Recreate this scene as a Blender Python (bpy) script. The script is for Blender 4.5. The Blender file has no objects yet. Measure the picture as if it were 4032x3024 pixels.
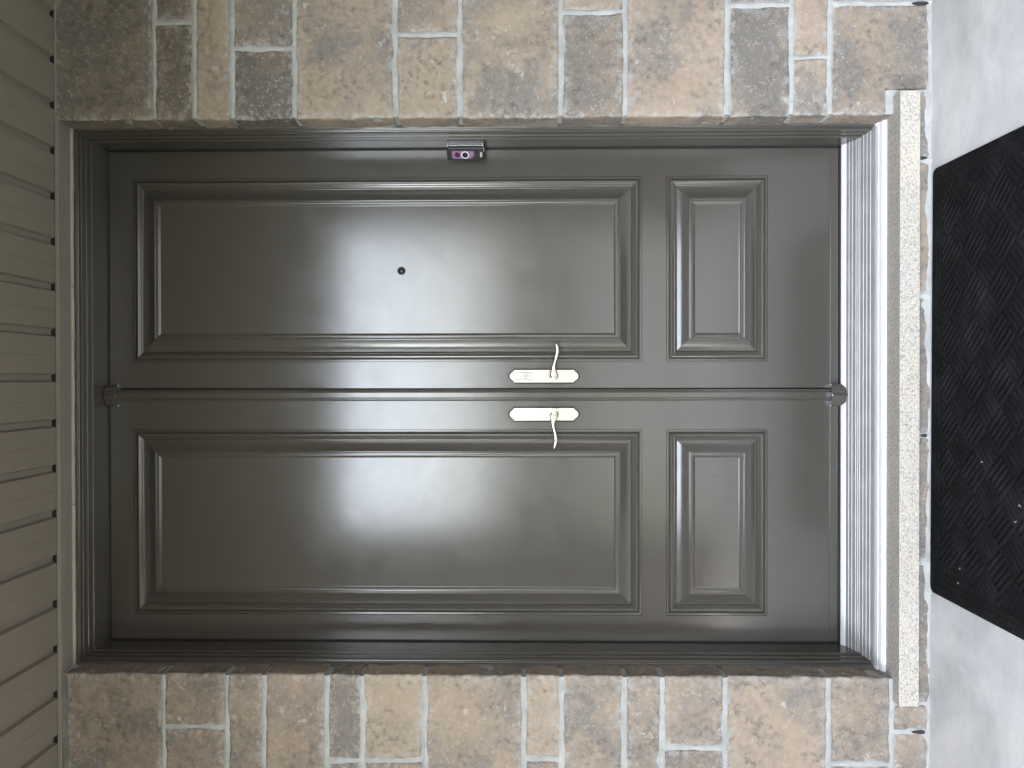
import bpy, bmesh, math, random
import numpy as np
from mathutils import Matrix, Vector

# ------------------------------------------------------------------ camera, sky, sun, exposure
SC = bpy.context.scene
COL = SC.collection
R = np.array([[-0.0012659656, 0.9999723847, 0.0073230550],
              [0.0169680964, 0.0073434871, -0.9998290638],
              [-0.9998552300, -0.0011414909, -0.0169769245]])
C = np.array([0.0573472, -2.6333814, 1.2398146])
F = 3120.0                                     # focal length in photograph pixels (4032 wide)
cam_d = bpy.data.cameras.new('camera')
cam = bpy.data.objects.new('camera', cam_d); COL.objects.link(cam)
cam_d.sensor_fit = 'HORIZONTAL'; cam_d.sensor_width = 36.0; cam_d.lens = 36.0*F/4032.0
cam_d.clip_start = 0.02; cam_d.clip_end = 2000
M4 = Matrix.Identity(4)
for i in range(3):
    for j in range(3): M4[i][j] = R[i, j]
    M4[i][3] = C[i]
cam.matrix_world = M4
SC.camera = cam

SUN_EL, SUN_AZ = math.radians(58), math.radians(256)      # compass azimuth, +Y = north
world = bpy.data.worlds.new('World'); SC.world = world; world.use_nodes = True
wn = world.node_tree.nodes; wl = world.node_tree.links
sky = wn.new('ShaderNodeTexSky'); sky.sky_type = 'NISHITA'; sky.sun_disc = False
sky.sun_elevation = SUN_EL; sky.sun_rotation = SUN_AZ
sky.air_density = 1.0; sky.dust_density = 3.0; sky.ozone_density = 1.0
hs = wn.new('ShaderNodeHueSaturation'); hs.inputs['Saturation'].default_value = 0.46
bg = wn['Background']; bg.inputs['Strength'].default_value = 0.14
wl.new(sky.outputs[0], hs.inputs['Color']); wl.new(hs.outputs[0], bg.inputs['Color'])

sun_d = bpy.data.lights.new('sun', 'SUN'); sun_d.energy = 0.5; sun_d.angle = math.radians(14); sun_d.color = (1.0, 0.97, 0.93)
sun = bpy.data.objects.new('sun', sun_d); COL.objects.link(sun)
sdir = Vector((math.sin(SUN_AZ)*math.cos(SUN_EL), math.cos(SUN_AZ)*math.cos(SUN_EL), math.sin(SUN_EL)))
sun.rotation_euler = sdir.to_track_quat('Z', 'Y').to_euler(); sun.location = sdir*20

SC.view_settings.view_transform = 'Standard'; SC.view_settings.look = 'None'
SC.view_settings.exposure = 4.56; SC.view_settings.gamma = 1.0; SC.view_settings.use_curve_mapping = False
SC.render.engine = 'CYCLES'
SC.cycles.use_denoising = True
SC.cycles.use_guiding = True
SC.cycles.max_bounces = 10; SC.cycles.diffuse_bounces = 6; SC.cycles.glossy_bounces = 5
SC.cycles.caustics_reflective = False; SC.cycles.caustics_refractive = False
SC.cycles.sample_clamp_indirect = 6.0

# ------------------------------------------------------------------ photogrammetry of the photograph: a pixel on a known plane -> a point
def ray(u, v):
    return R @ np.array([(u-2016)/F, -(v-1512)/F, -1.0])
def PY(u, v, y):
    d = ray(u, v); return C + d*((y-C[1])/d[1])
def X(v, y, u=1900): return float(PY(u, v, y)[0])
def Z(u, y, v=1500): return float(PY(u, v, y)[2])

# ------------------------------------------------------------------ noise
def _h(i, j, k, seed):
    n = (i.astype(np.int64)*374761393 + j.astype(np.int64)*668265263 + k.astype(np.int64)*2147483647 + int(seed)*974634777) & 0xFFFFFFFF
    n = ((n ^ (n >> 13))*1274126177) & 0xFFFFFFFF
    n = ((n ^ (n >> 16))*2246822519) & 0xFFFFFFFF
    return ((n ^ (n >> 15)) & 0xFFFFFF)/float(0xFFFFFF)*2-1
def noise(x, y, z=0.0, seed=0):
    x, y, z = np.broadcast_arrays(np.asarray(x, float), np.asarray(y, float), np.asarray(z, float))
    i, j, k = np.floor(x), np.floor(y), np.floor(z)
    a, b, c = x-i, y-j, z-k
    a, b, c = [t*t*t*(t*(t*6-15)+10) for t in (a, b, c)]
    r = 0
    for di, wa in ((0, 1-a), (1, a)):
        for dj, wb in ((0, 1-b), (1, b)):
            for dk, wc in ((0, 1-c), (1, c)):
                r = r + wa*wb*wc*_h(i+di, j+dj, k+dk, seed)
    return r
def fbm(x, y, z=0.0, seed=0, oct=4, gain=0.5):
    r, amp, fr = 0, 1.0, 1.0
    for o in range(oct):
        r = r + amp*noise(x*fr, y*fr, np.asarray(z)*fr, seed+o*17); amp *= gain; fr *= 2.03
    return r

# ------------------------------------------------------------------ object helpers
def tag(o, label=None, cat=None, group=None, kind=None):
    if label: o['label'] = label
    if cat: o['category'] = cat
    if group: o['group'] = group
    if kind: o['kind'] = kind
    return o
def thing(name, loc, label, cat, group=None, rot=None):
    o = bpy.data.objects.new(name, None); COL.objects.link(o); o.location = loc
    if rot: o.rotation_euler = rot
    o.empty_display_size = 0.1
    return tag(o, label, cat, group, 'thing')
def link(name, me, mat, parent=None, loc=None):
    o = bpy.data.objects.new(name, me); COL.objects.link(o)
    if mat is not None and len(me.materials) == 0: me.materials.append(mat)
    if parent is not None:
        o.parent = parent
        # meshes are written in world coordinates: undo the chain of parent locations
    if loc is not None: o.location = loc
    return o
def origin(parent):
    p = Vector((0, 0, 0))
    while parent is not None:
        p += parent.location; parent = parent.parent
    return p
def pyd(name, verts, faces, mat, parent=None, smooth=False, base=None):
    """verts in world coordinates; object origin goes to base (or the first vertex box's low centre)"""
    V = np.asarray(verts, float)
    if base is None:
        lo, hi = V.min(0), V.max(0); base = ((lo[0]+hi[0])/2, (lo[1]+hi[1])/2, lo[2])
    base = np.asarray(base, float)
    me = bpy.data.meshes.new(name); me.from_pydata((V-base).tolist(), [], [list(map(int, f)) for f in faces]); me.update()
    if smooth: me.polygons.foreach_set('use_smooth', [True]*len(me.polygons))
    o = link(name, me, mat, parent)
    o.location = Vector(base) - origin(parent)
    return o
def smooth_by_angle(o, deg=35):
    me = o.data
    bm = bmesh.new(); bm.from_mesh(me)
    for f in bm.faces: f.smooth = True
    for e in bm.edges:
        e.smooth = not (len(e.link_faces) == 2 and e.calc_face_angle(0) > math.radians(deg))
    bm.to_mesh(me); bm.free()
def from_bm(name, bm, mat, parent=None, smooth=35):
    bmesh.ops.recalc_face_normals(bm, faces=bm.faces)
    V = np.array([v.co[:] for v in bm.verts]); bm.verts.index_update()
    Fc = [[v.index for v in f.verts] for f in bm.faces]; bm.free()
    o = pyd(name, V, Fc, mat, parent)
    if smooth: smooth_by_angle(o, smooth)
    return o
def add_box(bm, x0, x1, y0, y1, z0, z1, bev=0.0, seg=2, mat4=None):
    r = bmesh.ops.create_cube(bm, size=1.0)
    vs = r['verts']
    for v in vs:
        v.co = Vector(((x0+x1)/2+v.co.x*(x1-x0), (y0+y1)/2+v.co.y*(y1-y0), (z0+z1)/2+v.co.z*(z1-z0)))
    if bev > 0:
        es = list({e for v in vs for e in v.link_edges})
        rr = bmesh.ops.bevel(bm, geom=es, offset=bev, segments=seg, profile=0.5, affect='EDGES')
        vs = list({v for f in rr['faces'] for v in f.verts} | {v for v in vs if v.is_valid})
    if mat4 is not None: bmesh.ops.transform(bm, matrix=mat4, verts=vs)
    return vs
def box(name, x0, x1, y0, y1, z0, z1, mat, parent=None, bev=0.0, seg=2):
    bm = bmesh.new(); add_box(bm, min(x0, x1), max(x0, x1), min(y0, y1), max(y0, y1), min(z0, z1), max(z0, z1), bev, seg)
    return from_bm(name, bm, mat, parent, 0)
def add_prism(bm, pts, axis_fn, a0, a1):
    """closed outline pts extruded between parameter a0 and a1; axis_fn(p, a) -> xyz"""
    b = [bm.verts.new(axis_fn(p, a0)) for p in pts]; t = [bm.verts.new(axis_fn(p, a1)) for p in pts]
    n = len(pts)
    for i in range(n): bm.faces.new((b[i], b[(i+1) % n], t[(i+1) % n], t[i]))
    bm.faces.new(b); bm.faces.new(t[::-1])
def add_cyl(bm, c, axis, r0, r1, h, n=20):
    q = Vector((0, 0, 1)).rotation_difference(Vector(axis).normalized()).to_matrix().to_4x4()
    m = Matrix.Translation(Vector(c)) @ q @ Matrix.Translation((0, 0, h/2))
    bmesh.ops.create_cone(bm, cap_ends=True, segments=n, radius1=r0, radius2=r1, depth=h, matrix=m)
def ribbon(name, rows, mat, parent, smooth=True, closed=False):
    """rows: list of equal-length point rows -> quad sheet"""
    A = np.asarray(rows, float); n, m = A.shape[:2]
    idx = np.arange(n*m).reshape(n, m)
    f = np.stack([idx[:-1, :-1], idx[1:, :-1], idx[1:, 1:], idx[:-1, 1:]], -1).reshape(-1, 4)
    return pyd(name, A.reshape(-1, 3), f, mat, parent, smooth)

# ------------------------------------------------------------------ materials
def new_mat(name):
    m = bpy.data.materials.new(name); m.use_nodes = True
    nt = m.node_tree; b = nt.nodes['Principled BSDF']
    return m, nt, b
def N(nt, t, **kw):
    n = nt.nodes.new(t)
    for k, v in kw.items():
        if k.startswith('i_'):
            key = k[2:].replace('_', ' ')
            n.inputs[key].default_value = v
        else: setattr(n, k, v)
    return n
def ramp(nt, fac, stops):
    r = nt.nodes.new('ShaderNodeValToRGB'); e = r.color_ramp.elements
    while len(e) < len(stops): e.new(0.5)
    for i, (p, c) in enumerate(stops):
        e[i].position = p; e[i].color = (c[0], c[1], c[2], 1) if hasattr(c, '__len__') else (c, c, c, 1)
    nt.links.new(fac, r.inputs[0]); return r.outputs[0]
def mix(nt, fac, a, b, mode='MIX'):
    m = nt.nodes.new('ShaderNodeMix'); m.data_type = 'RGBA'; m.blend_type = mode
    for s, v in ((m.inputs[0], fac), (m.inputs[6], a), (m.inputs[7], b)):
        if hasattr(v, 'links') or hasattr(v, 'is_linked'): nt.links.new(v, s)
        elif hasattr(v, '__len__'): s.default_value = (v[0], v[1], v[2], 1)
        else: s.default_value = v
    return m.outputs[2]
def math_n(nt, op, a, b=None, clamp=False):
    m = nt.nodes.new('ShaderNodeMath'); m.operation = op; m.use_clamp = clamp
    for s, v in ((m.inputs[0], a), (m.inputs[1], b)):
        if v is None: continue
        if hasattr(v, 'is_linked'): nt.links.new(v, s)
        else: s.default_value = v
    return m.outputs[0]
def tex_noise(nt, vec, scale, detail=4, rough=0.55, dim='3D', w=None, dist=0.0):
    n = nt.nodes.new('ShaderNodeTexNoise'); n.noise_dimensions = dim
    n.inputs['Scale'].default_value = scale; n.inputs['Detail'].default_value = detail
    n.inputs['Roughness'].default_value = rough; n.inputs['Distortion'].default_value = dist
    if vec is not None: nt.links.new(vec, n.inputs['Vector'])
    if w is not None: nt.links.new(w, n.inputs['W'])
    return n.outputs[0]
def bump(nt, b, height, strength, dist, prev=None):
    n = nt.nodes.new('ShaderNodeBump'); n.inputs['Strength'].default_value = strength; n.inputs['Distance'].default_value = dist
    nt.links.new(height, n.inputs['Height'])
    if prev is not None: nt.links.new(prev, n.inputs['Normal'])
    nt.links.new(n.outputs[0], b.inputs['Normal']); return n.outputs[0]
def pos(nt): return nt.nodes.new('ShaderNodeNewGeometry').outputs['Position']

def mat_paint():
    m, nt, b = new_mat('taupe_door_paint')
    p = pos(nt)
    base = (0.072, 0.0655, 0.0555)
    n1 = tex_noise(nt, p, 3.0, 3)
    col = mix(nt, ramp(nt, n1, [(0.3, 0.0), (0.7, 1.0)]), base, tuple(c*0.93 for c in base))
    nt.links.new(col, b.inputs['Base Color'])
    # hand smudges and dust: gloss varies
    sm = tex_noise(nt, p, 9.0, 5, 0.65, dist=0.6)
    r = nt.nodes.new('ShaderNodeMapRange'); nt.links.new(sm, r.inputs[0])
    r.inputs[1].default_value = 0.3; r.inputs[2].default_value = 0.75; r.inputs[3].default_value = 0.15; r.inputs[4].default_value = 0.21
    nt.links.new(r.outputs[0], b.inputs['Roughness'])
    b.inputs['Specular IOR Level'].default_value = 0.75
    fine = tex_noise(nt, p, 420.0, 2)
    wav = tex_noise(nt, p, 14.0, 2)
    q = bump(nt, b, fine, 0.02, 0.0006)
    bump(nt, b, wav, 0.025, 0.004, q)
    return m
def mat_plain(name, col, rough=0.5, metal=0.0, spec=0.5, bumps=None, var=0.0, vscale=8.0):
    m, nt, b = new_mat(name)
    b.inputs['Roughness'].default_value = rough; b.inputs['Metallic'].default_value = metal
    b.inputs['Specular IOR Level'].default_value = spec
    if var > 0:
        n = tex_noise(nt, pos(nt), vscale, 5, 0.6)
        c = mix(nt, ramp(nt, n, [(0.3, 0.0), (0.7, 1.0)]), tuple(x*(1-var) for x in col), tuple(min(1, x*(1+var)) for x in col))
        nt.links.new(c, b.inputs['Base Color'])
    else: b.inputs['Base Color'].default_value = (*col, 1)
    if bumps:
        s, st, d = bumps; bump(nt, b, tex_noise(nt, pos(nt), s, 4), st, d)
    return m
def mat_alu():
    m, nt, b = new_mat('mill_aluminium')
    p = pos(nt)
    mp = nt.nodes.new('ShaderNodeMapping'); mp.inputs['Scale'].default_value = (2.0, 60, 60); nt.links.new(p, mp.inputs['Vector'])
    st = tex_noise(nt, mp.outputs[0], 10, 4)
    bl = tex_noise(nt, p, 16, 5, 0.6)
    c = mix(nt, ramp(nt, bl, [(0.35, 0.0), (0.7, 1.0)]), (0.375, 0.372, 0.366), (0.455, 0.452, 0.446))
    nt.links.new(c, b.inputs['Base Color']); b.inputs['Metallic'].default_value = 0.35
    r = nt.nodes.new('ShaderNodeMapRange'); nt.links.new(bl, r.inputs[0])
    r.inputs[3].default_value = 0.42; r.inputs[4].default_value = 0.55
    nt.links.new(r.outputs[0], b.inputs['Roughness'])
    return m
def mat_stone():
    m, nt, b = new_mat('tumbled_stone')
    p = pos(nt)
    oi = nt.nodes.new('ShaderNodeObjectInfo')
    w = math_n(nt, 'MULTIPLY', oi.outputs['Random'], 40.0)
    sep = nt.nodes.new('ShaderNodeSeparateColor'); nt.links.new(oi.outputs['Color'], sep.inputs[0])
    greyness, depth, pink = sep.outputs[0], sep.outputs[1], sep.outputs[2]
    tan = mix(nt, pink, (0.373, 0.302, 0.226), (0.368, 0.290, 0.226))
    grey = mix(nt, pink, (0.226, 0.209, 0.187), (0.242, 0.214, 0.190))
    big = tex_noise(nt, p, 5.5, 3, 0.5, '4D', w, 0.5)
    f = math_n(nt, 'ADD', math_n(nt, 'MULTIPLY', math_n(nt, 'SUBTRACT', big, 0.5), 3.0), greyness)
    mid = tex_noise(nt, p, 26, 5, 0.68, '4D', w, 0.3)
    f = math_n(nt, 'ADD', math_n(nt, 'MULTIPLY', math_n(nt, 'SUBTRACT', mid, 0.5), 2.2), f, True)
    col = mix(nt, ramp(nt, f, [(0.12, 0.0), (0.88, 1.0)]), tan, grey)
    # brown iron patches
    br = tex_noise(nt, p, 11, 5, 0.6, '4D', math_n(nt, 'ADD', w, 7.3))
    col = mix(nt, math_n(nt, 'MULTIPLY', ramp(nt, br, [(0.52, 0.0), (0.66, 1.0)]), 0.22), col, (0.225, 0.170, 0.132))
    # soot-dark speckle
    sp = tex_noise(nt, p, 60, 5, 0.8, '4D', w)
    gate = tex_noise(nt, p, 8, 3, 0.5, '4D', math_n(nt, 'ADD', w, 3.1))
    spm = math_n(nt, 'MULTIPLY', ramp(nt, sp, [(0.50, 0.0), (0.60, 1.0)]), ramp(nt, gate, [(0.40, 0.0), (0.56, 0.9)]))
    col = mix(nt, spm, col, (0.125, 0.108, 0.095))
    # overall depth of tone of this block
    dk = nt.nodes.new('ShaderNodeMapRange'); nt.links.new(depth, dk.inputs[0]); dk.inputs[3].default_value = 1.06; dk.inputs[4].default_value = 0.52
    cc = nt.nodes.new('ShaderNodeVectorMath'); cc.operation = 'SCALE'; nt.links.new(col, cc.inputs[0]); nt.links.new(dk.outputs[0], cc.inputs['Scale'])
    col = cc.outputs[0]
    # pale grain and lime smears
    lg = tex_noise(nt, p, 120, 4, 0.7, '4D', w)
    col = mix(nt, ramp(nt, lg, [(0.54, 0.0), (0.68, 0.7)]), col, (0.50, 0.435, 0.355))
    s1 = tex_noise(nt, p, 30, 5, 0.62, '4D', math_n(nt, 'ADD', w, 1.7), 0.7)
    s2 = tex_noise(nt, p, 6, 3, 0.5, '4D', math_n(nt, 'ADD', w, 9.7))
    sm = math_n(nt, 'MULTIPLY', ramp(nt, s1, [(0.60, 0.0), (0.69, 1.0)]), ramp(nt, s2, [(0.43, 0.0), (0.60, 0.85)]))
    col = mix(nt, sm, col, (0.50, 0.475, 0.43))
    at = nt.nodes.new('ShaderNodeAttribute'); at.attribute_name = 'edge'
    ed = math_n(nt, 'MULTIPLY', at.outputs['Fac'], ramp(nt, tex_noise(nt, p, 45, 4, 0.65, '4D', w), [(0.46, 0.0), (0.60, 0.75)]))
    col = mix(nt, ed, col, (0.44, 0.435, 0.415))
    nt.links.new(col, b.inputs['Base Color'])
    b.inputs['Roughness'].default_value = 0.9; b.inputs['Specular IOR Level'].default_value = 0.25
    h1 = tex_noise(nt, p, 60, 6, 0.7, '4D', w)
    q = bump(nt, b, h1, 0.55, 0.004)
    bump(nt, b, tex_noise(nt, p, 260, 3, 0.7), 0.4, 0.0012, q)
    return m
def mat_mortar():
    m, nt, b = new_mat('lime_mortar')
    p = pos(nt)
    n = tex_noise(nt, p, 24, 5, 0.65)
    c = ramp(nt, n, [(0.28, (0.33, 0.335, 0.325)), (0.55, (0.43, 0.435, 0.422)), (0.8, (0.52, 0.522, 0.51))])
    sp = tex_noise(nt, p, 190, 3, 0.7)
    c = mix(nt, ramp(nt, sp, [(0.62, 0.0), (0.7, 0.6)]), c, (0.30, 0.29, 0.28))
    nt.links.new(c, b.inputs['Base Color']); b.inputs['Roughness'].default_value = 0.95
    b.inputs['Specular IOR Level'].default_value = 0.2
    q = bump(nt, b, tex_noise(nt, p, 130, 5, 0.7), 0.5, 0.002)
    return m
def mat_granite():
    m, nt, b = new_mat('speckled_granite')
    p = pos(nt)
    n = tex_noise(nt, p, 9, 3)
    c = mix(nt, ramp(nt, n, [(0.35, 0.0), (0.7, 1.0)]), (0.50, 0.465, 0.41), (0.54, 0.485, 0.40))
    a = tex_noise(nt, p, 150, 3, 0.6)
    c = mix(nt, ramp(nt, a, [(0.53, 0.0), (0.60, 0.85)]), c, (0.29, 0.275, 0.255))
    a2 = tex_noise(nt, p, 230, 3, 0.6)
    c = mix(nt, ramp(nt, a2, [(0.60, 0.0), (0.66, 0.9)]), c, (0.13, 0.125, 0.12))
    a3 = tex_noise(nt, p, 190, 2, 0.5)
    c = mix(nt, ramp(nt, a3, [(0.62, 0.0), (0.7, 0.7)]), c, (0.82, 0.80, 0.74))
    nt.links.new(c, b.inputs['Base Color']); b.inputs['Roughness'].default_value = 0.6
    bump(nt, b, a, 0.2, 0.001)
    return m
def mat_concrete():
    m, nt, b = new_mat('trowelled_concrete')
    p = pos(nt)
    n = tex_noise(nt, p, 3.2, 5, 0.6, dist=0.4)
    c = ramp(nt, n, [(0.30, (0.50, 0.505, 0.50)), (0.52, (0.66, 0.66, 0.65)), (0.70, (0.78, 0.775, 0.755))])
    mp = nt.nodes.new('ShaderNodeMapping'); mp.inputs['Scale'].default_value = (18, 40, 10); nt.links.new(p, mp.inputs['Vector'])
    s = tex_noise(nt, mp.outputs[0], 1.0, 5, 0.6)
    c = mix(nt, math_n(nt, 'MULTIPLY', ramp(nt, s, [(0.5, 0.0), (0.66, 1.0)]), 0.15), c, (0.46, 0.46, 0.46))
    sp = tex_noise(nt, p, 95, 4, 0.7)
    c = mix(nt, ramp(nt, sp, [(0.66, 0.0), (0.74, 0.6)]), c, (0.26, 0.255, 0.25))
    nt.links.new(c, b.inputs['Base Color']); b.inputs['Roughness'].default_value = 0.8
    q = bump(nt, b, tex_noise(nt, p, 40, 5, 0.6), 0.25, 0.002)
    return m
def mat_mat(name, a, c2):
    m, nt, b = new_mat(name)
    p = pos(nt)
    n = tex_noise(nt, p, 230, 4, 0.85)
    c = mix(nt, ramp(nt, n, [(0.42, 0.0), (0.68, 1.0)]), a, c2)
    g = tex_noise(nt, p, 12, 4, 0.6)
    c = mix(nt, ramp(nt, g, [(0.45, 0.0), (0.7, 0.35)]), c, tuple(x*1.9 for x in c2))
    l = tex_noise(nt, p, 160, 2, 0.6)
    c = mix(nt, ramp(nt, l, [(0.73, 0.0), (0.76, 0.7)]), c, (0.12, 0.115, 0.11))
    nt.links.new(c, b.inputs['Base Color']); b.inputs['Roughness'].default_value = 0.95
    b.inputs['Specular IOR Level'].default_value = 0.1
    bump(nt, b, n, 0.8, 0.003)
    return m

PAINT = mat_paint()
STONE = mat_stone(); MORTAR = mat_mortar(); GRANITE = mat_granite(); CONC = mat_concrete(); ALU = mat_alu()
SOFFIT = mat_plain('clay_soffit_aluminium', (0.212, 0.186, 0.149), 0.55, var=0.04, vscale=3.0, bumps=(240, 0.05, 0.001))
TRIM = mat_plain('clay_trim_aluminium', (0.262, 0.240, 0.204), 0.5, var=0.05, vscale=10.0)
SEAL = mat_plain('cream_sealant', (0.38, 0.355, 0.275), 0.6, var=0.08, vscale=30, bumps=(60, 0.3, 0.003))
BLACK = mat_plain('black_rubber_and_shade', (0.012, 0.012, 0.013), 0.6)
CAULK = mat_plain('taupe_caulk', (0.085, 0.079, 0.070), 0.28, var=0.1, vscale=30, bumps=(55, 0.25, 0.003))
NICKEL = mat_plain('satin_nickel', (0.47, 0.44, 0.385), 0.22, metal=1.0, var=0.03, vscale=40, bumps=(300, 0.04, 0.0006))
STEEL = mat_plain('bright_steel_screw', (0.80, 0.80, 0.80), 0.15, metal=1.0)
SHADE_MARK = mat_plain('shade_and_mark_black', (0.008, 0.0075, 0.007), 0.95, spec=0.05)  # near-black for painted edge shade on the handles, and for the nail mark
MATBASE = mat_mat('charcoal_mat_base', (0.0060, 0.0060, 0.0064), (0.026, 0.026, 0.0265))
MATRIB = mat_mat('charcoal_mat_pile', (0.0050, 0.0050, 0.0054), (0.026, 0.026, 0.0265))
GRASS = mat_plain('lawn_grass', (0.06, 0.075, 0.03), 0.9, var=0.3, vscale=3.0)
ASPH = mat_plain('asphalt', (0.05, 0.05, 0.052), 0.9, var=0.15)
LEAF = mat_plain('hedge_leaf', (0.045, 0.07, 0.022), 0.7, var=0.4, vscale=2.0)
ROOFM = mat_plain('roof_shingle_grey', (0.07, 0.065, 0.06), 0.9, var=0.2)
LINT = mat_plain('pale_lint', (0.6, 0.58, 0.54), 0.9)

YF = -0.235                 # stone face plane
OPEN = 0.846                # half width of the opening between the stones
DW = 0.81844                # half width of the door opening
ZB, ZT = 0.205, 2.635       # door bottom and top
SOF = 2.674                 # soffit height
FLOOR = 0.027

# ------------------------------------------------------------------ ground
def fz(y): return FLOOR + (y-YF)*0.012
tag(pyd('porch_floor', [(-2.5, -0.10, fz(-.1)), (2.3, -0.10, fz(-.1)), (2.3, -3.05, fz(-3.05)), (-2.5, -3.05, fz(-3.05)),
                    (-2.5, -0.10, -0.40), (2.3, -0.10, -0.40), (2.3, -3.05, -0.40), (-2.5, -3.05, -0.40)],
    [(3, 2, 1, 0), (0, 1, 5, 4), (1, 2, 6, 5), (2, 3, 7, 6), (3, 0, 4, 7)], CONC), kind='structure')
tag(pyd('lawn', [(-150, 40, -0.20), (150, 40, -0.20), (150, -160, -0.20), (-150, -160, -0.20)], [(3, 2, 1, 0)], GRASS), kind='structure')
tag(pyd('driveway', [(-1.0, -3.05, -0.19), (6.1, -3.05, -0.19), (6.1, -13, -0.19), (-1.0, -13, -0.19)], [(3, 2, 1, 0)], mat_plain('driveway_asphalt', (0.11, 0.108, 0.104), 0.9, var=0.1, vscale=2.0)), kind='structure')
tag(pyd('road', [(-150, -13, -0.192), (150, -13, -0.192), (150, -20, -0.192), (-150, -20, -0.192)], [(3, 2, 1, 0)], ASPH), kind='structure')

# ------------------------------------------------------------------ stone wall
SW = thing('stone_wall', (0, YF, 0), 'rough tan and grey stone block wall with pale mortar around the double door', 'wall')
segs = []                    # joint centre lines for the mortar: ('h', z, x0, x1) / ('v', x, z0, z1)
rng = random.Random(5)

def grid_lines(a, b, cell):
    L = b-a; e = [0.0, 0.0025, 0.006, 0.011]
    n = max(2, int(round((L-0.022)/cell)))
    mid = list(np.linspace(0.011, L-0.011, n+1))[1:-1]
    return a+np.array(e+mid+[L-t for t in e[::-1]])
def stone(x0, x1, z0, z1, tone, seed, cell=0.0075, notch=None, crack=None, yf=YF, depth=0.115, rough=1.0):
    gx, gz = grid_lines(x0, x1, cell), grid_lines(z0, z1, cell)
    XX, ZZ = np.meshgrid(gx, gz, indexing='ij')
    e = np.minimum(np.minimum(XX-x0, x1-XX), np.minimum(ZZ-z0, z1-ZZ))
    # wandering outline
    k = np.exp(-e/0.03)
    dx = (0.0026*noise(XX*22, ZZ*22, seed, 3)+0.0014*noise(XX*75, ZZ*75, seed, 4))*k
    dz = (0.0026*noise(XX*22, ZZ*22, seed, 5)+0.0014*noise(XX*75, ZZ*75, seed, 6))*k
    ex = np.minimum(XX-x0, x1-XX); ez = np.minimum(ZZ-z0, z1-ZZ)
    h = rough*(0.0034*fbm(XX*7, ZZ*7, seed*0.37, 11, 3)+0.0019*fbm(XX*38, ZZ*38, seed, 12, 3))
    # sawn ledges and chipped flakes
    fl = fbm(XX*9, ZZ*13, seed*1.7, 15, 4)
    h = h-rough*0.0028*np.clip((fl-0.42)*14, 0, 1)
    rr = 0.0065+0.003*noise(XX*30, ZZ*30, seed, 8)
    h = h-0.0042*np.clip(1-e/rr, 0, 1)**1.8
    if crack is not None:
        for pts in crack:
            d = np.full(XX.shape, 9.0); side = np.zeros(XX.shape)
            P = [np.array(q) for q in pts]
            for a, b in zip(P[:-1], P[1:]):
                t = np.clip(((XX-a[0])*(b[0]-a[0])+(ZZ-a[1])*(b[1]-a[1]))/((b-a)@(b-a)), 0, 1)
                qx, qz = XX-a[0]-t*(b[0]-a[0]), ZZ-a[1]-t*(b[1]-a[1])
                dd = np.hypot(qx, qz); s = np.sign((b[0]-a[0])*(ZZ-a[1])-(b[1]-a[1])*(XX-a[0]))
                side = np.where(dd < d, s, side); d = np.minimum(d, dd)
            h = h-0.0035*np.exp(-(d/0.004)**2)-0.0022*(side > 0)*np.exp(-d/0.02)
    if notch is not None:
        nx0, nx1, nz0, nz1 = notch
        ins = (XX > nx0) & (XX < nx1) & (ZZ > nz0) & (ZZ < nz1)
        h = np.where(ins, -0.08, h)
    A = np.stack([XX+dx, yf-h, ZZ+dz], -1)
    n, m = XX.shape
    idx = np.arange(n*m).reshape(n, m)
    faces = np.stack([idx[:-1, :-1], idx[1:, :-1], idx[1:, 1:], idx[:-1, 1:]], -1).reshape(-1, 4).tolist()
    V = A.reshape(-1, 3).tolist(); edge = np.exp(-e/0.016).reshape(-1).tolist()
    loop = list(idx[:, 0])+list(idx[-1, 1:])+list(idx[-2::-1, -1])+list(idx[0, -2:0:-1])
    cx, cz = (x0+x1)/2, (z0+z1)/2
    prev = loop
    B = A.reshape(-1, 3)[loop]; L = len(loop)
    mx = (np.abs(B[:, 0]-cx)/(x1-x0) > 0.47)*np.sign(B[:, 0]-cx); mzz = (np.abs(B[:, 2]-cz)/(z1-z0) > 0.47)*np.sign(B[:, 2]-cz)
    for kk, dep in enumerate((0.012, 0.03, 0.055, 0.085, depth)):
        g = 0.0028*noise(B[:, 0]*26+B[:, 2]*26, dep*30, seed, 21)*(1 if kk < 4 else 0)
        ring = np.stack([B[:, 0]+mx*g, np.full(L, yf+dep), B[:, 2]+mzz*g], -1)
        cur = list(range(len(V), len(V)+L)); V += ring.tolist(); edge += [0.0]*L
        for i in range(L):
            faces.append((cur[i], cur[(i+1) % L], prev[(i+1) % L], prev[i]))
        prev = cur
    o = pyd('stone', V, faces, STONE, SW, True, base=(cx, yf, cz))
    at = o.data.attributes.new('edge', 'FLOAT', 'POINT'); at.data.foreach_set('value', edge)
    smooth_by_angle(o, 50)
    o.color = (*tone, 1)
    return o
G = 0.0078            # half joint
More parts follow.
